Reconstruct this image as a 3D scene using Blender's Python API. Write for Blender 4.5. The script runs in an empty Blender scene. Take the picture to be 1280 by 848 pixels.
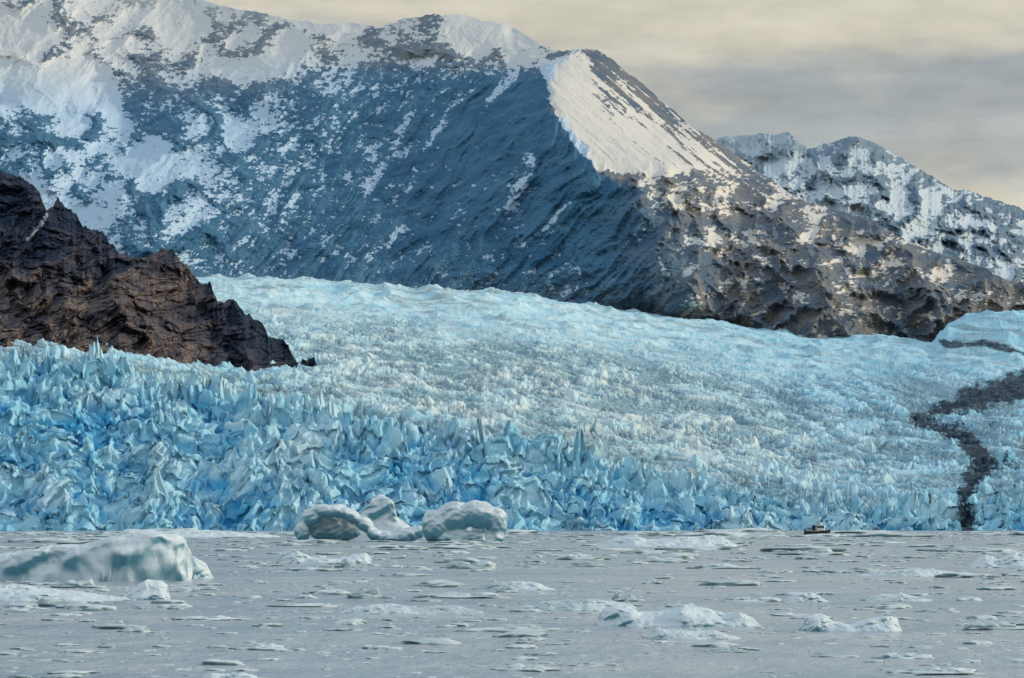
import bpy, math, numpy as np
from mathutils import Vector
rng=np.random.default_rng(7)
F=3556.0; CH=8.0; HY=650.0
scene=bpy.context.scene
# ------------------------------------------------ helpers
perm=rng.permutation(4096); perm=np.concatenate([perm,perm]).astype(np.int64)
rnd=rng.random(4096); rnd2=rng.random(4096)
def H(ix,iy,seed):
    return perm[(perm[(ix+seed*131)&4095]+iy)&4095]
GC=np.cos(rnd*2*np.pi); GS=np.sin(rnd*2*np.pi)
def perlin(x,y,seed=0):
    xi=np.floor(x).astype(np.int64); yi=np.floor(y).astype(np.int64)
    fx=x-xi; fy=y-yi
    u=fx*fx*fx*(fx*(fx*6-15)+10); v=fy*fy*fy*(fy*(fy*6-15)+10)
    def g(a,b,dx,dy):
        t=H(a,b,seed)
        return GC[t]*dx+GS[t]*dy
    n00=g(xi,yi,fx,fy); n10=g(xi+1,yi,fx-1,fy); n01=g(xi,yi+1,fx,fy-1); n11=g(xi+1,yi+1,fx-1,fy-1)
    return ((n00*(1-u)+n10*u)*(1-v)+(n01*(1-u)+n11*u)*v)*1.5
def fbm(x,y,o=5,seed=0,gain=.5):
    s=0;a=1;t=0
    for i in range(o):
        s=s+a*perlin(x*2**i+i*17.3,y*2**i+i*9.1,seed+i); t+=a*a; a*=gain
    return s/math.sqrt(t)
def ridged(x,y,o=5,seed=0,gain=.5):
    s=0;a=1;t=0;w=1
    for i in range(o):
        n=1-np.abs(perlin(x*2**i+i*11.3,y*2**i+i*7.7,seed+i))*1.6
        n=np.clip(n,0,1)**2*w
        s=s+a*n;t+=a;a*=gain;w=np.clip(n*1.6,0,1)
    return s/t
def voro(x,y,seed=0):
    xi=np.floor(x).astype(np.int64); yi=np.floor(y).astype(np.int64)
    f1=np.full(x.shape,9.);f2=np.full(x.shape,9.);cid=np.zeros(x.shape)
    for i in(-1,0,1):
        for j in(-1,0,1):
            h=H(xi+i,yi+j,seed)
            d=np.hypot(xi+i+rnd[h]-x,yi+j+rnd2[h]-y)
            m=d<f1
            f2=np.where(m,f1,np.minimum(f2,d)); cid=np.where(m,rnd2[(h*7+3)&4095],cid); f1=np.where(m,d,f1)
    return f1,f2,cid
def sstep(a,b,x):
    t=np.clip((x-a)/(b-a),0,1); return t*t*(3-2*t)
def pl(pts,x):
    p=np.array(pts,float); return np.interp(x,p[:,0],p[:,1])
def polydist(pts,x,y):
    best=np.full(x.shape,1e9); bt=np.zeros(x.shape)
    for i in range(len(pts)-1):
        ax,ay=pts[i][:2];bx,by=pts[i+1][:2]
        dx,dy=bx-ax,by-ay
        t=np.clip(((x-ax)*dx+(y-ay)*dy)/(dx*dx+dy*dy),0,1)
        d=np.hypot(x-ax-t*dx,y-ay-t*dy)
        m=d<best; best=np.where(m,d,best); bt=np.where(m,i+t,bt)
    return best,bt
def inpoly(pts,x,y):
    c=np.zeros(x.shape,bool);n=len(pts)
    for i in range(n):
        ax,ay=pts[i];bx,by=pts[(i+1)%n]
        if ay==by: continue
        m=((ay>y)!=(by>y))&(x<(bx-ax)*(y-ay)/(by-ay)+ax)
        c^=m
    return c
def sdpoly(pts,x,y):
    d,_=polydist(list(pts)+[pts[0]],x,y)
    return np.where(inpoly(pts,x,y),d,-d)
def rbf(pts,x,y,lin=True):
    p=np.array(pts,float); n=len(p)
    K=np.hypot(p[:,None,0]-p[None,:,0],p[:,None,1]-p[None,:,1])
    A=np.zeros((n+3,n+3));A[:n,:n]=K;A[:n,n]=1;A[:n,n+1]=p[:,0]/1000;A[:n,n+2]=p[:,1]/1000
    A[n:,:n]=A[:n,n:].T
    w=np.linalg.lstsq(A,np.concatenate([p[:,2],[0,0,0]]),rcond=None)[0]
    out=w[n]+w[n+1]*x/1000+w[n+2]*y/1000
    for i in range(n): out=out+w[i]*np.hypot(x-p[i,0],y-p[i,1])
    return out
def ncdf(n,s=.42):
    return 1/(1+np.exp(-1.7*n/s))
def W(x,y,D):
    return (x-640)/F*D, D, CH+(HY-y)/F*D
def gridmesh(name,X,Y,Z,attrs,mat,smooth=True):
    r,c=X.shape
    co=np.stack([X,Y,Z],-1).reshape(-1,3).astype(np.float32)
    idx=np.arange(r*c).reshape(r,c)
    q=np.stack([idx[:-1,:-1],idx[:-1,1:],idx[1:,1:],idx[1:,:-1]],-1).reshape(-1,4)
    return rawmesh(name,co,q,attrs,mat,smooth)
def rawmesh(name,co,q,attrs,mat,smooth=True):
    k=q.shape[1]
    me=bpy.data.meshes.new(name)
    me.vertices.add(len(co)); me.vertices.foreach_set('co',np.asarray(co,np.float32).ravel())
    me.loops.add(q.size); me.loops.foreach_set('vertex_index',q.ravel().astype(np.int32))
    me.polygons.add(len(q)); me.polygons.foreach_set('loop_start',np.arange(0,q.size,k,dtype=np.int32))
    me.update(calc_edges=True)
    me.polygons.foreach_set('use_smooth',np.full(len(q),smooth,dtype=bool))
    for an,v in attrs.items():
        a=me.attributes.new(an,'FLOAT','POINT'); a.data.foreach_set('value',np.asarray(v,np.float32).ravel())
    me.materials.append(mat)
    ob=bpy.data.objects.new(name,me); scene.collection.objects.link(ob)
    return ob
class M:
    def __init__(s,name):
        s.m=bpy.data.materials.new(name); s.m.use_nodes=True; s.t=s.m.node_tree; s.b=s.t.nodes['Principled BSDF']
    def n(s,ty,**k):
        nd=s.t.nodes.new(ty)
        for a,v in k.items(): setattr(nd,a,v)
        return nd
    def l(s,a,b): s.t.links.new(a,b)
    def attr(s,n): return s.n('ShaderNodeAttribute',attribute_name=n).outputs['Fac']
    def mix(s,f,a,b,bt='MIX'):
        nd=s.n('ShaderNodeMix',data_type='RGBA',blend_type=bt)
        for i,v in((0,f),(6,a),(7,b)):
            if hasattr(v,'links') : s.l(v,nd.inputs[i])
            else: nd.inputs[i].default_value=v if i==0 else (*v,1)
        return nd.outputs[2]
    def math(s,op,a,b=0.,c=0.,clamp=False):
        nd=s.n('ShaderNodeMath',operation=op,use_clamp=clamp)
        for i,v in enumerate((a,b,c)):
            if hasattr(v,'links'): s.l(v,nd.inputs[i])
            else: nd.inputs[i].default_value=v
        return nd.outputs[0]
    def noise(s,scale,detail=6,rough=.6,vec=None,sc=None,dist=0):
        nd=s.n('ShaderNodeTexNoise'); nd.inputs['Scale'].default_value=scale; nd.inputs['Detail'].default_value=detail
        nd.inputs['Roughness'].default_value=rough; nd.inputs['Distortion'].default_value=dist
        tc=s.n('ShaderNodeTexCoord').outputs['Object']
        if sc:
            mp=s.n('ShaderNodeMapping'); mp.inputs['Scale'].default_value=sc; s.l(tc,mp.inputs[0]); tc=mp.outputs[0]
        s.l(tc,nd.inputs['Vector']); return nd.outputs['Fac']
    def rng(s,v,a,b,c=0.,d=1.):
        nd=s.n('ShaderNodeMapRange'); s.l(v,nd.inputs[0])
        for i,k in enumerate((a,b,c,d)): nd.inputs[i+1].default_value=k
        return nd.outputs[0]
    def bump(s,h,dist,strength=1.):
        nd=s.n('ShaderNodeBump'); nd.inputs['Strength'].default_value=strength; nd.inputs['Distance'].default_value=dist
        s.l(h,nd.inputs['Height']); s.l(nd.outputs[0],s.b.inputs['Normal'])
    def set(s,col=None,rough=None,spec=None):
        if col is not None:
            if hasattr(col,'links'): s.l(col,s.b.inputs['Base Color'])
            else: s.b.inputs['Base Color'].default_value=(*col,1)
        if rough is not None: s.b.inputs['Roughness'].default_value=rough
        if spec is not None: s.b.inputs['Specular IOR Level'].default_value=spec
# ------------------------------------------------ materials
m=M('mountain_rock_snow')
n1=m.noise(.01,8,.68); n2=m.noise(.035,7,.72)
rb=m.mix(m.rng(n1,.40,.60),(.025,.115,.215),(.07,.195,.315))  # blue of aerial haze put into the rock colour
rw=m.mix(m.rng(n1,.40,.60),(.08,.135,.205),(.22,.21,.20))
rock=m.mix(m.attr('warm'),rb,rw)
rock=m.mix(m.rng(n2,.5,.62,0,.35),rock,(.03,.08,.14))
sn=m.mix(m.attr('warm'),(.52,.68,.82),(.80,.76,.68))  # snow tinted blue as in shade, cream as in sun
sf=m.math('ADD',m.attr('snow'),m.math('MULTIPLY',m.math('SUBTRACT',n2,.5),1.5))
sf=m.rng(sf,.32,.68)
c=m.mix(sf,rock,sn)
c=m.mix(m.attr('painted_haze'),c,m.mix(m.attr('warm'),(.27,.44,.57),(.60,.60,.56)))  # distance haze and low cloud painted into the surface colour
m.set(c,.9,.1); m.bump(n2,6,.5)
MAT_MTN=m.m
m=M('brown_rock')
n1=m.noise(.02,8,.65); n2=m.noise(.12,8,.72)
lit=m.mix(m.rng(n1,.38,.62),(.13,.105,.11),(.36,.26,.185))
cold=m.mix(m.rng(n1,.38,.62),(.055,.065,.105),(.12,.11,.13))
c=m.mix(m.attr('sunlit_brown'),cold,lit)  # sunlit and unlit rock as two painted colours
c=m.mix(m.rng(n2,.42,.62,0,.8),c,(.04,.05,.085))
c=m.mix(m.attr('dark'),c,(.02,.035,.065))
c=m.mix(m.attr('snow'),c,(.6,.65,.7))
m.set(c,.9,.15); m.bump(n2,2.5,1.)
MAT_HILL=m.m
m=M('glacier_ice')
n1=m.noise(.02,6,.6); n2=m.noise(.16,6,.68)
top=m.mix(m.rng(n1,.38,.62),(.40,.74,.86),(.66,.87,.92))
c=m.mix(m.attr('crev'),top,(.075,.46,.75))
c=m.mix(m.attr('warm'),c,(.88,.88,.77))  # cream sunlight painted onto the ice
dm=m.math('MULTIPLY',m.attr('dirt_shade'),m.rng(n2,.3,.6),clamp=True)
c=m.mix(dm,c,(.20,.26,.28))  # colour for real dirt and for painted trough shade
df=m.math('ADD',m.attr('debris_shade'),m.math('MULTIPLY',m.math('SUBTRACT',n2,.52),2.6))
c=m.mix(m.rng(df,.35,.75),c,m.mix(m.rng(n1,.4,.6),(.012,.032,.058),(.06,.085,.11)))
m.set(c,.75,.12); m.bump(n2,2.0,.8)
MAT_GL=m.m
m=M('iceberg_ice')
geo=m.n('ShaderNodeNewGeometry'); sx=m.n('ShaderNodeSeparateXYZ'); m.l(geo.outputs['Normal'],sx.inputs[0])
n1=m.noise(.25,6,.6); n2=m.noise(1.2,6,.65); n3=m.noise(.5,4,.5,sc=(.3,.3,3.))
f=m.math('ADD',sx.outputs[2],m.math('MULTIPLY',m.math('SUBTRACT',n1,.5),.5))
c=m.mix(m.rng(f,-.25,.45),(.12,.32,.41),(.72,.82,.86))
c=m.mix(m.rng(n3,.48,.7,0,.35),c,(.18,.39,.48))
m.set(c,.5,.35); m.bump(n2,.22,.8)
MAT_ICE=m.m
m=M('floe_ice')
n1=m.noise(.15,6,.6); n2=m.noise(2.,6,.65)
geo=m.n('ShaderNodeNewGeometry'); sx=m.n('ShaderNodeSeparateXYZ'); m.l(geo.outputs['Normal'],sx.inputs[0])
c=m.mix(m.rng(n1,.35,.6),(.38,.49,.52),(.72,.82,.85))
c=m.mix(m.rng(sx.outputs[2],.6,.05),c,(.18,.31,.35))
m.set(c,.5,.35); m.bump(n2,.1,.8)
MAT_FLOE=m.m
m=M('sea_water')
w1=m.noise(.5,6,.6,sc=(.6,.20,1)); w2=m.noise(.02,8,.7,sc=(.3,1,1)); w3=m.noise(1.8,4,.6,sc=(.5,.3,1)); w4=m.noise(.12,5,.6,sc=(.25,.5,1))
c=m.mix(m.rng(w2,.42,.6),(.28,.38,.47),(.48,.53,.57))
c=m.mix(m.rng(w1,.45,.62,0,.35),c,(.18,.26,.34))  # dark of the ripples painted into the water colour
c=m.mix(m.rng(w4,.48,.62,0,.4),c,(.56,.57,.58))  # pale ripple streaks painted in as well
m.set(c,.2,.45); m.b.inputs['IOR'].default_value=1.33
h=m.math('ADD',w1,m.math('MULTIPLY',w3,.3))
m.bump(h,.8,1.)
MAT_WATER=m.m
# ------------------------------------------------ water
S=60000
ob=rawmesh('water',[(-S,-2000,0),(S,-2000,0),(S,S,0),(-S,S,0)],np.array([[0,1,2,3]]),{},MAT_WATER)
# ------------------------------------------------ glacier
xc=np.concatenate([np.linspace(-300,-25,80)[:-1],np.linspace(-25,1305,1500),np.linspace(1305,1580,80)[1:]])
RA,RB=440,450
RIDGE=[(-300,425),(0,450),(70,449),(110,461),(160,467),(230,484),(290,499),(340,502),(400,508),(450,518),(520,532),(600,548),(700,566),(800,592),(900,613),(1000,630),(1080,638),(1200,640),(1280,632),(1600,628)]
TOP=[(-300,335),(260,346),(420,356),(600,364),(700,377),(800,393),(880,402),(1000,418),(1165,427),(1185,404),(1230,394),(1280,386),(1580,380)]
TOP0=[(-300,335),(260,346),(420,356),(600,364),(700,377),(800,393),(880,402),(1000,418),(1165,427),(1600,436)]
Ry=pl(RIDGE,xc); Ty=pl(TOP,xc); T0=pl(TOP0,xc)
k=np.ones(25)/25; Ry=np.convolve(np.pad(Ry,12,'edge'),k,'valid'); T0=np.convolve(np.pad(T0,12,'edge'),k,'valid')
tA=np.linspace(0,1,RA)[:,None]
Dw=2085+14*perlin(xc/60,xc*0,3)+6*perlin(xc/17,xc*0,4)
Dr=2120+(664-Ry)*1.1
yA=666+(Ry-666)*(1-(1-tA)**1.25); DA=Dw+(Dr-Dw)*tA**1.1
tB=np.linspace(0,1,RB+1)[1:][:,None]
dipw=sstep(1100,900,xc)
yB=Ry+(T0-Ry)*tB + 16*dipw*np.exp(-((tB-.045)/.035)**2)+(Ty-T0)*sstep(.80,1,tB)
DB=Dr+(6600-Dr)*(.42*tB+.58*tB**2.6)
y=np.concatenate([yA,yB]);D=np.concatenate([DA,DB]); x=np.broadcast_to(xc,y.shape).copy()
tfull=np.concatenate([np.broadcast_to(tA,yA.shape),np.ones(yB.shape)])
X,Y,Z=W(x,y,D)
back=sstep(0,1,(Y-Dr-15)/180)
ry=y-np.broadcast_to(T0,y.shape)
far=sstep(75,28,ry+16*perlin(x/90,y/30,9)+10*sstep(900,1150,x))*back
wx=X+14*fbm(X/60,Y/60,3,20)+4*perlin(X/11,Y/11,22); wy=Y+14*fbm(X/60,Y/60,3,26)+4*perlin(X/11,Y/11,23)
wx=wx+22*back*fbm(X/110,Y/300,3,28)
Lg=380.
def comp(v): return np.where(v>2400,2400+Lg*np.log1p(np.maximum(v-2400,0)/Lg),v)
sl=comp(wy); slY=comp(Y)
m1,m2,cm=voro(wx/44,sl/50,7)
f1,f2,cid=voro(wx/19,sl/26,1)
g1,g2,cid2=voro(wx/7.5,sl/10,2)
big=fbm(X/120,slY/120,3,30)
def tri(a,b,s): return 1-np.minimum(np.abs(perlin(a,b,s))*2.2,1)
t1=tri(wx/52,sl/60,41);t2=tri(wx/21,sl/28,42);t3=tri(wx/9,sl/12,43);t4=tri(wx/4,sl/5,44)
ro=fbm(X/3.2,slY/3.6,3,46,.7)
patch=sstep(-.5,.6,fbm(X/70,slY/60,3,47))
needles=np.exp(-3.0*f1)*(.2+cid**2*1.3)*(5+14*patch)
n2_=np.exp(-2.6*g1)*(.2+cid2)*(2.5+5*(1-patch))
h=needles+n2_+10*(cm-.5)*sstep(0,.25,m2-m1)+10*t1*(.5+.5*t2)+6*t2*(.4+.8*patch)+2.8*t3+1.6*t4+1.6*ro+9*big
h-=4*sstep(.10,.0,f2-f1)+7*sstep(.08,0,m2-m1)
frontamp=(.55+.60*sstep(.55,.98,tfull))
bamp=.32+.32*sstep(-.5,.6,fbm(X/200,slY/90,3,48))
amp=(1-back)*frontamp+back*((1-far)*bamp+far*.10)
amp*=sstep(2078,2100,Y)*.75+.25
h0=h-15
h=h0*amp
far_h=ridged(X/120,slY/40,5,50)*14*far+6*fbm(X/300,ry/9,3,51)*far+3*fbm(X/40,slY/12,4,52)*far
Zb=np.maximum(Z+h+far_h,-2+0*Z)
Yd=Y-(1-back)*(4*g1+7*(cid2-.5)+5*t3)
Zb[0]=-3; Zb[1:4]=np.maximum(Zb[1:4],.3)
hn=h0/9.
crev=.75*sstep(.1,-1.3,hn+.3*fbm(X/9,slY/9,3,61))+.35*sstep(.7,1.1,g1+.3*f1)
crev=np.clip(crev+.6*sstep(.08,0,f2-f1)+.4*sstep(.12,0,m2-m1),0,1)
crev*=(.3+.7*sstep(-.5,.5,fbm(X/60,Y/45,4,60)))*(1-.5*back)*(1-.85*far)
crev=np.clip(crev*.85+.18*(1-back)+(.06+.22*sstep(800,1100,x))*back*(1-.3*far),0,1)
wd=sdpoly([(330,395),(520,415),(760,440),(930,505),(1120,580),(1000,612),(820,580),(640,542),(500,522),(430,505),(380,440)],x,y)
warm=sstep(-60,50,wd+25*fbm(X/200,Y/300,3,70))*.85*back  # sunlit patch of the glacier painted in
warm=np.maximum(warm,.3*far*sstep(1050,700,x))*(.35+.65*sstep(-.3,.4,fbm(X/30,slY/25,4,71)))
warm*=sstep(-.7,.3,hn)*.75+.25*far  # painted sun kept mostly to the serac tops
dl,_=polydist([(500,530),(640,550),(760,570),(860,596),(960,617),(1060,631)],x,y)
dirt_shade=sstep(16,0,dl+8*fbm(X/25,Y/40,3,80))*back
dirt_shade=np.maximum(dirt_shade,sstep(.35,.9,fbm(X/110,slY/60,5,81))*(.35+.2*far))
dirt_shade=np.maximum(dirt_shade,.75*sstep(.05,.5,fbm(x/150,ry/5,5,82,.6))*far)
dirt_shade=np.maximum(dirt_shade,.8*sstep(.0,.6,fbm(X/60,slY/60,4,83))*sstep(-30,50,wd)*back)
dirt_shade=np.maximum(dirt_shade,.95*back*(1-far)*sstep(.35,-.6,hn))  # shade in the serac troughs, painted as darker ice
db,bt=polydist([(1330,462),(1280,482),(1210,501),(1140,521),(1205,545),(1230,575),(1205,620),(1210,668)],x,y)
wb=np.interp(bt,[0,1,2,3,4,5,6,7],[26,19,15,4,12,16,9,10])
nd=fbm(x/30,y/12,5,90,.65)
debris_shade=sstep(9,-9,db-wb*(1+.6*nd))
db2,_=polydist([(1175,430),(1230,434),(1290,446),(1500,480)],x,y)
debris_shade=np.maximum(debris_shade,.9*sstep(3.5,0,db2-1.5+2*nd))
debris_shade=np.maximum(debris_shade,.6*sstep(1225,1255,x+20*nd)*sstep(500,520,y)*sstep(-.2,.5,nd))  # dark shading on the ice beside the moraine, painted in
debris_shade=debris_shade-.5*sstep(.1,.0,debris_shade)
gridmesh('glacier',X,Yd,Zb,dict(crev=crev,warm=warm,dirt_shade=dirt_shade,debris_shade=debris_shade),MAT_GL)
# ------------------------------------------------ main mountain
def with_back(X,Y,Z,attrs,n=8,depth=2500,drop=900):
    t=(np.arange(1,n+1)/n)[:,None]
    Xb=X[-1]*(1+t*depth/Y[-1]);Yb=Y[-1]+t*depth;Zb=Z[-1]-drop*t**.8
    a={k:np.concatenate([v,np.repeat(v[-1:],n,0)]) for k,v in attrs.items()}
    return np.concatenate([X,Xb]),np.concatenate([Y,Yb]),np.concatenate([Z,Zb]),a
xm=np.concatenate([np.linspace(-330,-25,60)[:-1],np.linspace(-25,1305,1450),np.linspace(1305,1600,60)[1:]])
SIL=[(-330,-90),(0,-70),(120,-40),(220,-8),(280,8),(330,18),(400,30),(440,28),(475,35),(500,24),(540,19),(575,18),(605,26),(630,28),(655,42),(680,56),(705,64),(725,62),(745,62),(765,74),(800,103),(830,128),(860,155),(900,180),(935,204),(965,225),(1000,250),(1040,262),(1090,275),(1130,300),(1180,318),(1230,335),(1262,352),(1300,350),(1400,385),(1600,420)]
BASE=[(a,b+22) for a,b in TOP if a<1170]+[(1200,440),(1260,420),(1300,415),(1600,440)]
rows=560
sil=pl(SIL,xm)+2.6*fbm(xm/22,xm*0,6,100,.6)+1.3*fbm(xm/90,xm*0,2,101)
base=pl(BASE,xm)
t=np.linspace(0,1,rows)[:,None]
y=base+(sil-base)*t; x=np.broadcast_to(xm,y.shape).copy()
DP=[(-330,350,6700),(0,350,6700),(270,360,6700),(600,386,6680),(800,412,6680),(900,425,6680),(1150,448,6680),(1300,420,6680),(1600,440,6700),
(0,240,7300),(0,165,8000),(0,135,8400),(0,128,9100),(120,137,8700),(120,130,9100),(0,-60,10800),(200,0,10800),(200,60,9900),(200,240,7400),(-330,200,7600),(-330,-60,10800),
(330,20,10300),(430,30,9900),(400,120,8700),(400,250,7500),(550,200,7900),(450,100,8900),(560,85,8900),(560,20,9500),(640,40,9300),
(600,300,7050),(712,66,8700),(690,110,8250),(735,210,7500),(800,240,7250),(840,330,6850),(850,150,8400),(930,204,8300),(830,215,7500),
(900,290,7200),(1000,260,7600),(1000,330,7000),(1100,290,7300),(1100,370,6850),(1200,335,7050),(1250,380,6800),(1300,355,6950),(1600,425,6800)]
D=rbf(DP,x,y)
RID=[(745,62),(712,66),(680,80),(692,120),(712,165),(738,210),(795,235),(825,290),(840,340)]
wq=x+6*fbm(x/40,y/40,4,105,.6); wr=y+6*fbm(x/40,y/40,4,109,.6)
dr,_=polydist(RID,wq,wr); D-=330*np.clip(1-dr/330,0,1)**1.3*sstep(0,1,t*6)*(1-.6*sstep(215,320,y))
for R_,A_,w_ in (([(540,20),(480,60),(410,110),(330,180),(250,250),(180,300)],260,120),([(620,28),(640,60)],100,60),([(900,182),(960,250),(1000,300),(1040,370)],200,90),([(1090,276),(1150,340),(1180,400)],150,60),([(200,0),(150,60),(60,125)],320,120),([(330,20),(310,70),(250,125)],320,100),([(870,230),(880,300),(860,370)],140,60),([(560,90),(520,180),(440,300)],70,90),([(630,110),(610,200),(540,330)],60,60),([(420,40),(350,90),(330,110)],200,50),([(100,-30),(60,40),(0,90)],260,80),([(1240,345),(1230,400)],80,40),([(950,300),(930,380)],100,40),([(40,140),(80,200),(60,240)],120,50),([(230,140),(200,200),(150,240)],120,50)):
    d_,_=polydist(R_,wq,wr); D-=A_*np.clip(1-d_/w_,0,1)**1.2
rx=np.interp(wr,[62,80,120,165,210,235,290,340,420],[725,680,692,712,738,795,825,840,850])
right=sstep(-6,6,wq-rx)
bw=6+90*sstep(205,300,y)
rsoft=sstep(-bw,bw,wq-rx+20*fbm(x/50,y/50,3,108))
xw=x+14*fbm(x/90,y/90,3,111); yw=y+14*fbm(x/90,y/90,3,114)
def rot(a,x_,y_):
    a=math.radians(a); c,s=math.cos(a),math.sin(a); return x_*c+y_*s, -x_*s+y_*c
u,v=rot(132,xw,yw); sL=fbm(u/22,v/10,5,120,.68); sL2=fbm(u/130,v/38,4,125,.55)
gul=ridged(u/170,v/26,4,127,.55)
u,v=rot(40,x,y); sR=fbm(u/70,v/7,5,130,.66)
iso=fbm(x/40,y/24,6,140,.62); rdg=ridged(xw/80,yw/60,6,150,.55)
fine=fbm(x/8,y/4.5,5,160,.8)
lump=ridged(wq/38,wr/36,6,155,.62)
leftw=np.maximum(sstep(470,300,x+y*.6-60),sstep(105,70,y)*(1-right))
rlow=rsoft*sstep(205,240,y-.12*(x-900))
strk=sL*(1-rsoft)+sR*rsoft*(1-rlow)+iso*rlow
relief=(12*(1-rsoft)*(1-leftw)+9*right*(1-rlow))*strk+130*(rdg-.4)*(.12+.80*leftw+.08*rlow)*(1-right*(1-rlow))+(105*(lump-.4))*rlow+(5-3*right*(1-rlow))*fine+45*sL2*(1-rsoft)+45*(gul-.3)*(1-rsoft)*(1-leftw)+18*iso*leftw
edge=1-.75*t**10
D2=D-relief*edge*np.clip(t*12,0,1)
FAC=[(676,78),(712,67),(748,64),(800,104),(860,155),(935,204),(925,214),(870,212),(830,222),(800,212),(740,212),(715,175),(690,130)]
fs=sdpoly(FAC,wq,wr)
SP=[(-330,40,.75),(0,10,.78),(100,20,.68),(200,60,.68),(300,30,.66),(60,70,.78),(330,80,.62),(250,105,.42),(150,105,.55),(60,129,1.4),(0,128,1.4),(115,134,1.2),(200,146,.25),(60,144,.10),(0,150,.10),(120,152,.18),(330,120,.35),(150,190,.85),(50,195,.8),(100,220,.7),(250,185,.62),(330,170,.42),(200,225,.52),(240,260,.33),(120,275,.38),(300,300,.24),(150,310,.33),(400,330,.18),(380,230,.28),(450,250,.17),(430,150,.27),(450,110,.32),(400,60,.64),(470,60,.47),(530,40,.45),(580,30,.65),(620,50,1.0),(655,62,1.1),(590,75,.6),(560,100,.17),(500,120,.22),(620,100,.17),(660,95,.05),(560,160,.12),(470,200,.22),(650,150,0),(650,225,.12),(700,250,0),(700,180,-.1),(600,300,.12),(750,300,.05),(500,330,.18),(770,230,0),(800,270,.07),(760,350,.10),
(870,240,.3),(830,235,.4),(950,235,.3),(850,300,.18),(900,340,.16),(1000,290,.22),(930,290,.24),(1080,300,.27),(1060,350,.17),(1100,400,.14),(1200,350,.2),(1250,370,.14),(950,390,.18),(700,370,.25),(1600,400,.2),(-330,350,.2)]
Sn=rbf(SP,x,y)
Sf=rbf([(690,90,1.2),(700,130,1.1),(730,190,1.1),(730,85,1.0),(760,110,.62),(745,75,.15),(775,95,.1),(800,115,.2),(830,140,.4),(790,150,.8),(760,180,1.0),(840,185,.75),(870,175,.5),(900,195,.5),(800,195,.85),(920,208,.35)],x,y)
fm=sstep(-3,3,fs)
cov=Sn*(1-fm)+Sf*fm
for P,w_,a_ in (([(660,195),(655,220),(632,262)],13,.55),([(500,185),(475,212),(455,235)],14,.45),([(640,95),(612,130)],9,.5),([(712,255),(680,285),(650,310)],5,.5),([(560,150),(540,175),(520,190)],8,.35),([(500,285),(485,310)],6,.45),([(820,318),(830,340)],8,.6),([(600,100),(560,140)],5,.3),([(520,135),(500,165)],7,.3),([(900,240),(885,275)],6,.5),([(1080,300),(1075,345)],7,.6),([(935,345),(930,365)],6,.5)):
    d_,_=polydist(P,wq,wr); cov=cov+a_*sstep(w_,0,d_)
nz=((.6+.3*fm)*strk+.35*iso*(1-fm)+(.65-.35*fm)*fine+.5*(gul-.3)*(1-rsoft))*(1-leftw)+leftw*(.5*iso+.65*fine+.7*(rdg-.35)*2)+rlow*.5*(lump-.35)
nn=ncdf(nz,.5)
snow=sstep(-.12,.12,cov-nn)
warm=np.clip(rsoft+leftw*.75*sstep(150,60,y)+.25*sstep(330,380,y),0,1)  # sunlit slopes painted warm, shaded face left blue; includes brownish rock
painted_haze=np.clip(.07+.6*sstep(40,-10,y)*sstep(100,200,x)*sstep(430,380,x)+.12*leftw*sstep(200,0,y),0,1)  # painted haze, stronger where cloud covers the upper left peaks
X,Y,Z=W(x,y,D2)
gridmesh('mountain',*with_back(X,Y,Z,dict(snow=snow,warm=warm,painted_haze=painted_haze)),MAT_MTN)
# right mountain behind
xm=np.linspace(820,1650,900)
SIL2=[(820,250),(870,190),(900,172),(940,168),(985,166),(1010,186),(1040,178),(1065,170),(1090,176),(1120,194),(1150,212),(1190,236),(1215,240),(1245,250),(1280,262),(1350,290),(1650,330)]
sil=pl(SIL2,xm)+3.2*fbm(xm/20,xm*0,6,200,.65); base=pl([(820,300),(1000,330),(1280,440),(1650,470)],xm)
t=np.linspace(0,1,300)[:,None]; y=base+(sil-base)*t; x=np.broadcast_to(xm,y.shape).copy()
D=9200+3200*t+ 0*x
wq=x+8*fbm(x/30,y/30,3,205); wr=y+8*fbm(x/30,y/30,3,206)
for R_,A_,w_ in (([(985,166),(1040,230),(1120,290)],400,90),([(1065,170),(1130,230),(1200,300),(1240,350)],400,80),([(1190,236),(1280,330)],300,60)):
    d_,_=polydist(R_,wq,wr); D-=A_*np.clip(1-d_/w_,0,1)
rdg=ridged(wq/44,wr/38,6,210,.6); fine=fbm(x/8,y/6,4,220,.75); iso=fbm(x/24,y/18,5,230,.65)
D2=D-(300*(rdg-.4)+25*fine)*(1-.7*t**8)
nn=ncdf(iso*.8+.6*(rdg-.35)*2+.4*fine,.6)
cov=rbf([(950,190,.4),(1060,185,.2),(1010,240,.75),(1100,230,.35),(1150,260,.55),(1200,280,.4),(1270,290,.5),(1250,330,.4),(1650,400,.3),(820,260,.4)],x,y)
snow=sstep(-.12,.12,cov-nn)
X,Y,Z=W(x,y,D2)
gridmesh('mountain.001',*with_back(X,Y,Z,dict(snow=snow,warm=np.full(x.shape,.4),painted_haze=.22+.5*sstep(215,165,y)*sstep(1040,960,x)+.2*sstep(250,160,y))),MAT_MTN)  # haze and peak cloud painted into vertex colour here too
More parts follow.
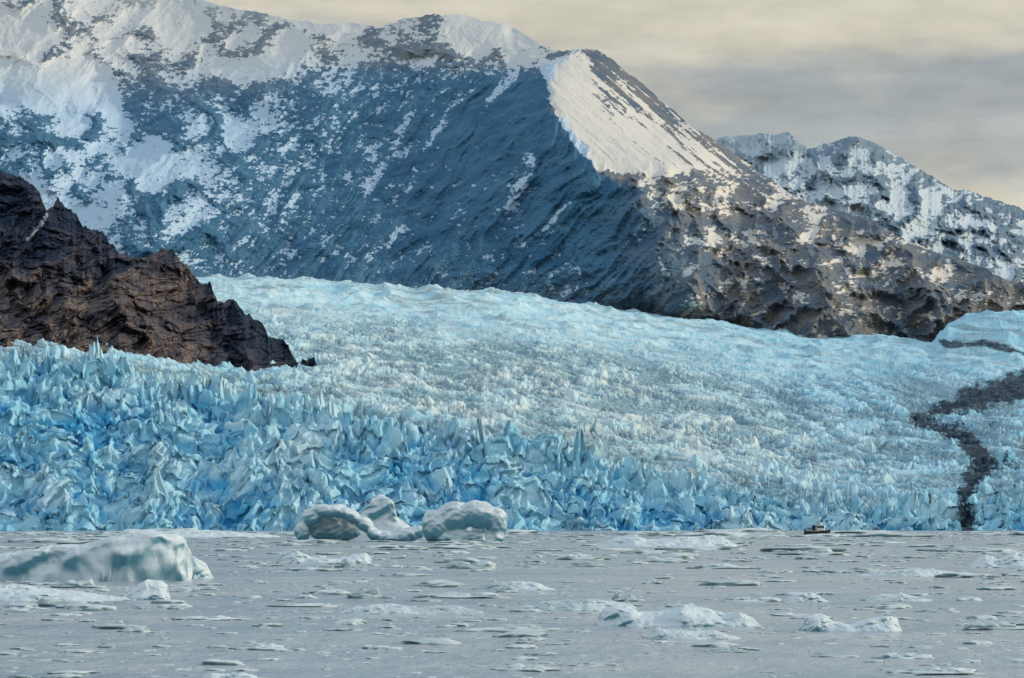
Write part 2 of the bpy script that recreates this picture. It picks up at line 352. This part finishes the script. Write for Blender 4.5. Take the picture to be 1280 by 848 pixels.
# ------------------------------------------------ rocky hill
xm=np.concatenate([np.linspace(-330,-20,80)[:-1],np.linspace(-20,448,700)])
SIL3=[(-330,120),(-100,190),(-20,212),(10,214),(30,222),(48,240),(58,262),(72,252),(95,268),(104,284),(128,292),(150,316),(168,322),(185,318),(205,311),(216,313),(232,330),(246,350),(262,352),(272,374),(295,374),(308,392),(328,402),(335,422),(352,420),(366,442),(374,454),(392,448),(402,462),(412,476),(430,497),(448,520)]
sil=pl(SIL3,xm)+6*(ridged(xm/24,xm*0,5,300,.6)-.4)*-1.6+3*fbm(xm/9,xm*0,4,303,.7)
base=np.maximum(pl([(-330,470),(0,500),(200,520),(448,535)],xm),sil+6)
t=np.linspace(0,1,520)[:,None]; y=base+(sil-base)*t; x=np.broadcast_to(xm,y.shape).copy()
D=2560+ (500-y)*2.2 + 0.9*np.clip(x,-300,448)
for R_,A_,w_ in (([(30,222),(60,300),(90,380),(110,450)],60,70),([(212,313),(170,380),(230,470)],70,60),([(130,292),(150,360),(150,440)],45,40),([(295,375),(300,430),(330,480)],40,40)):
    d_,_=polydist(R_,x+8*fbm(x/30,y/30,3,305),y); D=D-A_*np.clip(1-d_/w_,0,1)
X0,Y0,Z0=W(x,y,D)
wxx=X0+9*fbm(X0/40,Z0/40,3,310); wzz=Z0+9*fbm(X0/40,Z0/40,3,313)
r1=fbm(wxx/60,wzz/60,7,320,.62); r2=ridged(wxx/40,wzz/44,7,330,.62)
p=(wxx+.6*wzz);q_=(wzz-.6*wxx)
f1,f2,cid=voro(p/24,q_/13,5)
g1,g2,c2=voro(p/9,q_/6,6)
e1,e2,c3=voro(p/3.6,q_/2.6,7)
rel=30*r1+34*(r2-.4)+11*(cid-.5)+6*(c2-.5)+2.4*(c3-.5)-4*sstep(.15,0,f2-f1)
D2=D-rel*(1-.6*t**10)
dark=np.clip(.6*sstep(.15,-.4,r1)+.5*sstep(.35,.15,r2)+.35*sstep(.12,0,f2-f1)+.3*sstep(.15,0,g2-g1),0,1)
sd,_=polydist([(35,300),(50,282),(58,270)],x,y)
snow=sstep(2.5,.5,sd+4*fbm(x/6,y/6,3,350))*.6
sunlit_brown=sstep(320,380,y+.15*x+30*r1)*sstep(300,220,x)  # sunlit slabs of the hill painted brown
dark=np.clip(dark+.35*sstep(270,360,x)+.4*sstep(350,260,y+.4*x-40),0,1)*(1-.4*sunlit_brown)
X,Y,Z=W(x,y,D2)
gridmesh('rocky_hill',*with_back(X,Y,Z,dict(dark=dark,snow=snow,sunlit_brown=sunlit_brown),8,500,260),MAT_HILL,False)
# ------------------------------------------------ icebergs
def waterD(yp): return F*CH/(yp-HY)
def noise3(co,s,seed): 
    return (fbm(co[:,0]/s,co[:,2]/s+co[:,1]/s*.7,4,seed)+fbm(co[:,1]/s+5,co[:,2]/s-co[:,0]/s*.6,4,seed+9))*.5
def prof_berg(name,prof,yb,depth=.45,k=3.,nz=.5,mat=MAT_ICE,seed=1,slope=.0):
    D=waterD(yb); s=D/F
    p=np.array(prof,float); x0,x1=p[0,0],p[-1,0]
    wid=(x1-x0)*s
    n=max(60,min(260,int((x1-x0)*1.3))); mrow=80
    u=np.linspace(0,1,n)
    xs=x0+(x1-x0)*u
    hh=np.interp(xs,p[:,0],p[:,1])*s
    kk=np.ones(7)/7; hh=np.convolve(np.pad(hh,3,'edge'),kk,'valid')
    hw=depth*wid*(np.clip(1-np.abs(2*u-1)**2.5,0.0,1))**.5
    b=np.linspace(-1,1,mrow)[:,None]
    bb=np.sign(b)*np.abs(b)**.8
    Z=hh*(1-np.abs(bb)**k)*(1-slope*(bb+1)*.5)
    X=(xs-640)*s+0*b; Y=D+hw.max()*1.0+hw*bb
    co=np.stack([X,Y,Z],-1).reshape(-1,3)
    H0=max(hh.max(),.3)
    d=noise3(co,H0*1.6,seed)*nz*H0*.45+noise3(co,H0*.4,seed+3)*nz*H0*.14
    r=ridged(co[:,0]/(H0*1.6),co[:,1]/(H0*1.6),4,seed+5)
    zf=np.clip(co[:,2]/H0,0,1)
    co[:,2]+=(d+(r-.4)*nz*H0*.3)*zf**.5
    co[:,1]+=-d*.8*zf+ (noise3(co,H0*1.2,seed+12))*H0*.5
    co[:,0]+=noise3(co,H0*1.2,seed+15)*H0*.3
    edge=(np.abs(b)>.985)|(u[None,:]<.004)|(u[None,:]>.996)
    co[:,2]=np.where(np.broadcast_to(edge,X.shape).ravel(),-.4,co[:,2]-.02)
    return gridmesh(name,co[:,0].reshape(X.shape),co[:,1].reshape(X.shape),co[:,2].reshape(X.shape),{},mat)
bpy.ops.mesh.primitive_ico_sphere_add(subdivisions=3,radius=1); o=bpy.context.object
IV=np.array([v.co[:] for v in o.data.vertices]); IF=np.array([p.vertices[:] for p in o.data.polygons]); bpy.data.objects.remove(o)
def blob_berg(name,els,yb,vox,mat=MAT_ICE,seed=1,amp=1.,cut=()):
    D=waterD(yb); s=D/F
    def build(lst,nm):
        cs=[];fs=[]
        for i,e in enumerate(lst):
            v=IV*np.array([e[2],e[5],e[3]])
            a=math.radians(e[6]) if len(e)>6 else 0
            v=np.stack([v[:,0]*math.cos(a)-v[:,2]*math.sin(a),v[:,1],v[:,0]*math.sin(a)+v[:,2]*math.cos(a)],-1)
            v=(v+np.array([e[0]-640,e[4],e[1]]))*s; v[:,1]+=D
            fs.append(IF+len(IV)*i); cs.append(v)
        return rawmesh(nm,np.concatenate(cs),np.concatenate(fs),{},mat)
    ob=build(els,name)
    bpy.context.view_layer.objects.active=ob
    def rem():
        md=ob.modifiers.new('r','REMESH'); md.mode='VOXEL'; md.voxel_size=vox; md.use_smooth_shade=True
    rem()
    cutters=[]
    for c in cut:
        co_=build([c],'cutter'); cutters.append(co_)
        md=ob.modifiers.new('b','BOOLEAN'); md.operation='DIFFERENCE'; md.object=co_
    if cut: rem()
    md=ob.modifiers.new('s','SMOOTH'); md.iterations=3
    dg=bpy.context.evaluated_depsgraph_get()
    me=bpy.data.meshes.new_from_object(ob.evaluated_get(dg)); ob.modifiers.clear(); ob.data=me
    for c in cutters: bpy.data.objects.remove(c)
    n=len(me.vertices); co=np.zeros(n*3,np.float32); me.vertices.foreach_get('co',co); co=co.reshape(-1,3).astype(float)
    no=np.zeros(n*3,np.float32); me.vertices.foreach_get('normal',no); no=no.reshape(-1,3)
    d=noise3(co,18*s,seed)*3.4*s+noise3(co,7*s,seed+4)*1.6*s-ridged(co[:,0]/(14*s),(co[:,2]+co[:,1]*.5)/(9*s),4,seed+7)*2.2*s
    co+=no*(d*amp)[:,None]
    me.vertices.foreach_set('co',co.astype(np.float32).ravel())
    me.polygons.foreach_set('use_smooth',np.ones(len(me.polygons),dtype=bool)); me.update()
    if not me.materials: me.materials.append(mat)
    return ob
els=[(378,12,10,16,0,12),(390,30,16,11,2,16,28),(413,38,24,9,2,20,0),(438,32,19,9,0,18,-26),(456,20,16,9,-2,16,-45),(468,9,13,8,-4,16,-30),(486,3,18,8,-6,16),(508,7,18,10,-4,16,12),(522,11,10,9,-2,14),(416,16,38,18,26,10)]
cut=[(416,12,29,17,-16,22,-6)]
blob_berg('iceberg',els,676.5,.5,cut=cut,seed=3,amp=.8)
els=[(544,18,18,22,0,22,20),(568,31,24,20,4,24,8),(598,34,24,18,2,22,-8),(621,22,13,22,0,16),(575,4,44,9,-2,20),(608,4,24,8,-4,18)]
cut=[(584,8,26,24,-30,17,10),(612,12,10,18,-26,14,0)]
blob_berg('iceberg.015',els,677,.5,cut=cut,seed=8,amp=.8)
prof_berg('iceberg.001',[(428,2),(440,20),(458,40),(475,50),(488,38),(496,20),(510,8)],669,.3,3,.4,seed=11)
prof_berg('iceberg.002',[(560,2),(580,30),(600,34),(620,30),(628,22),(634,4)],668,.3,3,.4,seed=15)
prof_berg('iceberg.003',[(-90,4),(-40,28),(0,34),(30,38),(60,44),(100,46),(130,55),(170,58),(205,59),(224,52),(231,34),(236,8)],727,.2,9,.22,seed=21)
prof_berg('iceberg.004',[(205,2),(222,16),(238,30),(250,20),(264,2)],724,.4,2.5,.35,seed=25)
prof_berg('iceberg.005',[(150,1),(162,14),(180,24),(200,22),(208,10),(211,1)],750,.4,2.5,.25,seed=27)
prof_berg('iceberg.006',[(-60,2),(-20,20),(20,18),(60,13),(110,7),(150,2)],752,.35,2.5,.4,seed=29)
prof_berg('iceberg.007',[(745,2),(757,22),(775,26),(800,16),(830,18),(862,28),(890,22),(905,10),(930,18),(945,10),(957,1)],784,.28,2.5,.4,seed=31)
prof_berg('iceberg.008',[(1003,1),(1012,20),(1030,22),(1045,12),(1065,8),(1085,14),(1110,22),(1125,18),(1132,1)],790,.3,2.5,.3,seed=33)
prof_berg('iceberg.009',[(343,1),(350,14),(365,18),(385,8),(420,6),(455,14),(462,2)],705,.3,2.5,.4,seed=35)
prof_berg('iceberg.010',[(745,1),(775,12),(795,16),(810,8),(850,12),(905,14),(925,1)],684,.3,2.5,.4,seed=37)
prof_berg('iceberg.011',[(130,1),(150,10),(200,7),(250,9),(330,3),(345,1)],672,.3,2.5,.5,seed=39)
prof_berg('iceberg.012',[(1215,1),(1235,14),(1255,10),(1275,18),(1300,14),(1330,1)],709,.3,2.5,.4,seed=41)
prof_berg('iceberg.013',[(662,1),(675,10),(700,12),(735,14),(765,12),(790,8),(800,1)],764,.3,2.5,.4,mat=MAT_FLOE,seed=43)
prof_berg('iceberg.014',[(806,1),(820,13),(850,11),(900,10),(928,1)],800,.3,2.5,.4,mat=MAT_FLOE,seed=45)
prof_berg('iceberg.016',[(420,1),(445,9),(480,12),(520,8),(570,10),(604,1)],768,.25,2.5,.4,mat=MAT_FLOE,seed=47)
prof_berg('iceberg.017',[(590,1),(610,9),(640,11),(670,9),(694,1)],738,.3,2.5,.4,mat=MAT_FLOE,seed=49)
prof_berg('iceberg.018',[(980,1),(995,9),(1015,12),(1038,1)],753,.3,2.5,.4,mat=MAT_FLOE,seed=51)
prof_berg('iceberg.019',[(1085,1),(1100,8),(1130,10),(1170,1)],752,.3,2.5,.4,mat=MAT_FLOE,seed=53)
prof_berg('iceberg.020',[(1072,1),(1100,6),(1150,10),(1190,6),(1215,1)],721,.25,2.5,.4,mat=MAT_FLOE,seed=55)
# ------------------------------------------------ floes: one object
FL=[(515,640,747,7),(1200,1290,787,10),(905,975,752,6),(860,950,711,7),(560,620,711,10),(435,475,748,14),(1105,1215,842,9),(245,345,850,9),(615,700,838,8),(285,360,812,9),(420,445,710,12),(220,310,775,6),(580,690,788,6),(765,800,752,12),(1095,1165,823,7),(130,160,783,8),(40,110,758,12),(-30,60,762,8),(1160,1290,690,7),(700,760,700,8),(980,1060,694,9),(890,940,815,7),(60,130,735,10),(1030,1110,715,6),(330,420,758,5),(700,770,832,5),(150,190,790,7),(370,400,748,6),(880,940,770,7),(960,1010,770,6),(1150,1200,765,6),(800,830,730,7)]
rows_=[]
for a,b,yb,hp in FL: rows_.append(((a+b)/2,(b-a)/2,yb,hp,1))
cx=rng.uniform(-250,1530,120); cy=666.5+175*rng.random(120)**1.5
for i in range(4200):
    if i%2:
        j=int(rng.integers(120)); xx=cx[j]+rng.normal()*45; yb=cy[j]+rng.normal()*(cy[j]-655)*.035
        if yb<666.5: yb=666.5+rng.random()*4
        wpx=rng.lognormal(1.3,.65)
    else:
        q=rng.random(); yb=666.5+190*q**2.0
        xx=rng.uniform(-250,1530); wpx=rng.lognormal(1.7,.7)*(1+.3*rng.random())
    wpx=min(wpx,36)
    hp=wpx*rng.uniform(.10,.26)
    if yb<690: wpx*=1.4; hp*=.8
    rows_.append((xx,wpx,yb,min(hp,6.5),0))
cs=[];fs=[];off=0
for i,(xx,hw,yb,hp,big_) in enumerate(rows_):
    parts=[(0,1.,1.)]
    if big_:
        parts=[(rng.uniform(-.65,.65),rng.uniform(.3,.5),rng.uniform(.5,1.)) for _ in range(4)]+[(0,1.,.45)]
    D=waterD(yb); s=D/F
    for (o_,ws,hs) in parts:
        v=IV.copy()
        sd=i*3+int(o_*100)
        dd=.35*perlin(v[:,0]*1.6+sd,v[:,1]*1.6+v[:,2],5)+.25*perlin(v[:,0]*3.7+sd,v[:,2]*3.7+v[:,1]*3,6)+.15*perlin(v[:,0]*9+sd,v[:,1]*9,7)
        v*=(1+dd)[:,None]
        v[:,2]=np.sign(v[:,2])*np.abs(v[:,2])**.8
        v=v*np.array([hw*ws,hw*ws*rng.uniform(.5,1.),hp*hs])*s
        ang=rng.uniform(-.4,.4); ca,sa=math.cos(ang),math.sin(ang)
        v=np.stack([v[:,0]*ca-v[:,1]*sa,v[:,0]*sa+v[:,1]*ca,v[:,2]],-1)
        v+=np.array([(xx-640+o_*hw)*s,D,-.02])
        cs.append(v);fs.append(IF+off);off+=len(IV)
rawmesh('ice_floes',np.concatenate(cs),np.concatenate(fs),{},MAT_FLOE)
# ------------------------------------------------ boat
def flat(name,c,r=.5):
    q=M(name); q.set(c,r); return q.m
mh=flat('dark_hull',(.012,.014,.02)); mw=flat('white_paint',(.75,.75,.73)); mo=flat('orange_jacket',(.5,.09,.03),.8); mg=flat('window_glass',(.02,.03,.04),.1); mk=flat('dark_clothes',(.015,.015,.02),.8)
boat=bpy.data.objects.new('tour_boat',None); scene.collection.objects.link(boat)
Db=waterD(668.5); boat.location=((1021-640)*Db/F,Db,0)
import bmesh
def part(name,fn,mat,bev=0):
    bm=bmesh.new(); fn(bm); bmesh.ops.recalc_face_normals(bm,faces=bm.faces); me=bpy.data.meshes.new(name); bm.to_mesh(me); bm.free(); me.materials.append(mat)
    o=bpy.data.objects.new(name,me); scene.collection.objects.link(o); o.parent=boat
    if bev:
        b=o.modifiers.new('b','BEVEL'); b.width=bev; b.segments=2
    return o
def box(cx,cy,cz,sx,sy,sz,tp=1.):
    def f(bm):
        r=bmesh.ops.create_cube(bm,size=1)
        for v in r['verts']:
            k=tp if v.co.z>0 else 1
            v.co=Vector((cx+v.co.x*sx*k,cy+v.co.y*sy*k,cz+v.co.z*sz))
    return f
def hull(bm):
    st=[(-5.6,1.5,1.35),(-3,1.75,1.25),(0,1.8,1.25),(3,1.5,1.45),(5,.8,1.8),(6.2,.05,2.1)]
    R=[]
    for sx,w,h in st:
        R.append([bm.verts.new(p) for p in((sx,-w,h),(sx-.1,-w*.85,.3),(sx-.4,-w*.3,-.4),(sx-.4,w*.3,-.4),(sx-.1,w*.85,.3),(sx,w,h))])
    for a,b in zip(R[:-1],R[1:]):
        for i in range(5): bm.faces.new((a[i],a[i+1],b[i+1],b[i]))
        bm.faces.new((a[5],a[0],b[0],b[5]))
    bm.faces.new(R[0]); bm.faces.new(R[-1][::-1])
part('hull',hull,mh)
part('cabin',box(1.6,0,2.5,3.4,2.4,2.2,.88),mw,.12)
part('windows',box(1.6,0,2.85,3.3,2.46,.7,.94),mg)
part('roof',box(1.5,0,3.68,3.9,2.6,.14),mw,.04)
part('engine_box',box(-5.2,0,1.7,.9,1.2,1.1,.8),mk,.1)
part('mast',box(.6,0,4.7,.12,.12,2.),mk)
part('radar',box(.6,0,4.9,.9,.3,.2),mw,.05)
part('stern_rail',box(-3.6,-1.6,2.0,3.8,.06,.06),mw)
part('wheel_shelter',box(-1.2,0,3.4,2.4,2.3,.16),mk,.03)
part('shelter_side',box(-1.3,-.1,2.4,1.4,1.8,1.9),mk,.05)
for i,px in enumerate((-2.2,-.3)): part(f'post_{i+1}',box(px,-1.,2.3,.08,.08,2.2),mk)
def person(i,px,py,mat):
    me=bpy.data.meshes.new('p'); V=[(0,0,.95),(0,0,1.2),(0,0,1.45),(0,0,1.62),(.12,0,.5),(.13,.02,.05),(-.12,0,.5),(-.13,.02,.05),(.24,0,1.35),(.3,-.08,1.08),(.2,-.28,1.0),(-.24,0,1.35),(-.3,-.05,1.08),(-.22,-.25,1.02),(0,-.01,1.72)]
    E=[(0,1),(1,2),(2,3),(3,14),(0,4),(4,5),(0,6),(6,7),(2,8),(8,9),(9,10),(2,11),(11,12),(12,13)]
    R=[.17,.18,.17,.08,.09,.06,.09,.06,.08,.06,.045,.08,.06,.045,.12]
    me.from_pydata(V,E,[]); o=bpy.data.objects.new(f'passenger_{i}',me); scene.collection.objects.link(o)
    o.modifiers.new('s','SKIN'); sv=me.skin_vertices[0] if me.skin_vertices else None
    if sv is None:
        bpy.context.view_layer.objects.active=o; bpy.ops.mesh.customdata_skin_add(); sv=me.skin_vertices[0]
    for k_,r in enumerate(R): sv.data[k_].radius=(r,r)
    sv.data[0].use_root=True
    o.modifiers.new('ss','SUBSURF').levels=1; me.materials.append(mat); o.parent=boat; o.location=(px,py,1.0)
for i,(px,py,mt) in enumerate(((-4.3,-.7,mo),(-3.5,.3,mk),(-2.8,-.9,mk),(-2.,.2,mo),(-1.3,-1.3,mk),(4.1,0,mk))): person(i+1,px,py,mt)
boat.scale=(1.2,1.2,1.45)
# ------------------------------------------------ world
w=bpy.data.worlds.new('World'); scene.world=w; w.use_nodes=True; T=w.node_tree; N=T.nodes; L=T.links
for n in list(N): N.remove(n)
out=N.new('ShaderNodeOutputWorld')
EL,AZ=math.radians(20),math.radians(84)
sky=N.new('ShaderNodeTexSky'); sky.sky_type='NISHITA'; sky.sun_disc=False; sky.sun_elevation=EL; sky.sun_rotation=AZ
b1=N.new('ShaderNodeBackground'); b1.inputs[1].default_value=.1; L.new(sky.outputs[0],b1.inputs[0])
tc=N.new('ShaderNodeTexCoord'); sp=N.new('ShaderNodeSeparateXYZ'); L.new(tc.outputs['Generated'],sp.inputs[0])
def wn(sc,scale,det,ro):
    mp=N.new('ShaderNodeMapping'); mp.inputs['Scale'].default_value=sc; L.new(tc.outputs['Generated'],mp.inputs[0])
    nz=N.new('ShaderNodeTexNoise'); nz.inputs['Scale'].default_value=scale; nz.inputs['Detail'].default_value=det; nz.inputs['Roughness'].default_value=ro; L.new(mp.outputs[0],nz.inputs['Vector']); return nz.outputs['Fac']
n_a=wn((6,6,20),1.5,7,.55)
ma=N.new('ShaderNodeMath'); ma.operation='MULTIPLY_ADD'; L.new(n_a,ma.inputs[0]); ma.inputs[1].default_value=.10
sb=N.new('ShaderNodeMath'); sb.operation='SUBTRACT'; L.new(sp.outputs[2],sb.inputs[0]); sb.inputs[1].default_value=.05; L.new(sb.outputs[0],ma.inputs[2])
cr=N.new('ShaderNodeValToRGB'); L.new(ma.outputs[0],cr.inputs[0])
stops=[(0.0,(.68,.62,.50)),(.108,(.76,.69,.53)),(.126,(.47,.48,.46)),(.150,(.37,.40,.41)),(.170,(.67,.62,.50)),(.25,(.72,.69,.60)),(.5,(.62,.68,.74)),(1.,(.44,.60,.77))]
e=cr.color_ramp.elements
e[0].position,e[0].color=stops[0][0],(*stops[0][1],1); e[1].position,e[1].color=stops[-1][0],(*stops[-1][1],1)
for p,c in stops[1:-1]:
    q=e.new(p); q.color=(*c,1)
n_b=wn((9,9,30),2.6,7,.6)
mr=N.new('ShaderNodeMapRange'); L.new(n_b,mr.inputs[0]); mr.inputs[1].default_value=.35; mr.inputs[2].default_value=.68; mr.inputs[3].default_value=.88; mr.inputs[4].default_value=1.14
b2=N.new('ShaderNodeBackground'); L.new(cr.outputs[0],b2.inputs[0]); L.new(mr.outputs[0],b2.inputs[1])
mx=N.new('ShaderNodeMixShader'); mx.inputs[0].default_value=.88; L.new(b1.outputs[0],mx.inputs[1]); L.new(b2.outputs[0],mx.inputs[2]); L.new(mx.outputs[0],out.inputs[0])
sun=bpy.data.lights.new('sun','SUN'); sun.energy=2.0; sun.angle=math.radians(5.); sun.color=(1,.86,.66)
so=bpy.data.objects.new('sun',sun); scene.collection.objects.link(so)
sdir=Vector((math.sin(AZ)*math.cos(EL),math.cos(AZ)*math.cos(EL),math.sin(EL)))
so.rotation_euler=sdir.to_track_quat('Z','Y').to_euler()
# ------------------------------------------------ camera
cam=bpy.data.cameras.new('camera'); co=bpy.data.objects.new('camera',cam); scene.collection.objects.link(co); scene.camera=co
co.location=(0,0,CH); co.rotation_euler=(math.radians(90),0,0)
cam.lens=100; cam.sensor_width=36; cam.shift_y=(HY-424)/1280; cam.clip_start=1; cam.clip_end=120000
scene.view_settings.view_transform='Standard'; scene.view_settings.look='None'; scene.view_settings.exposure=0
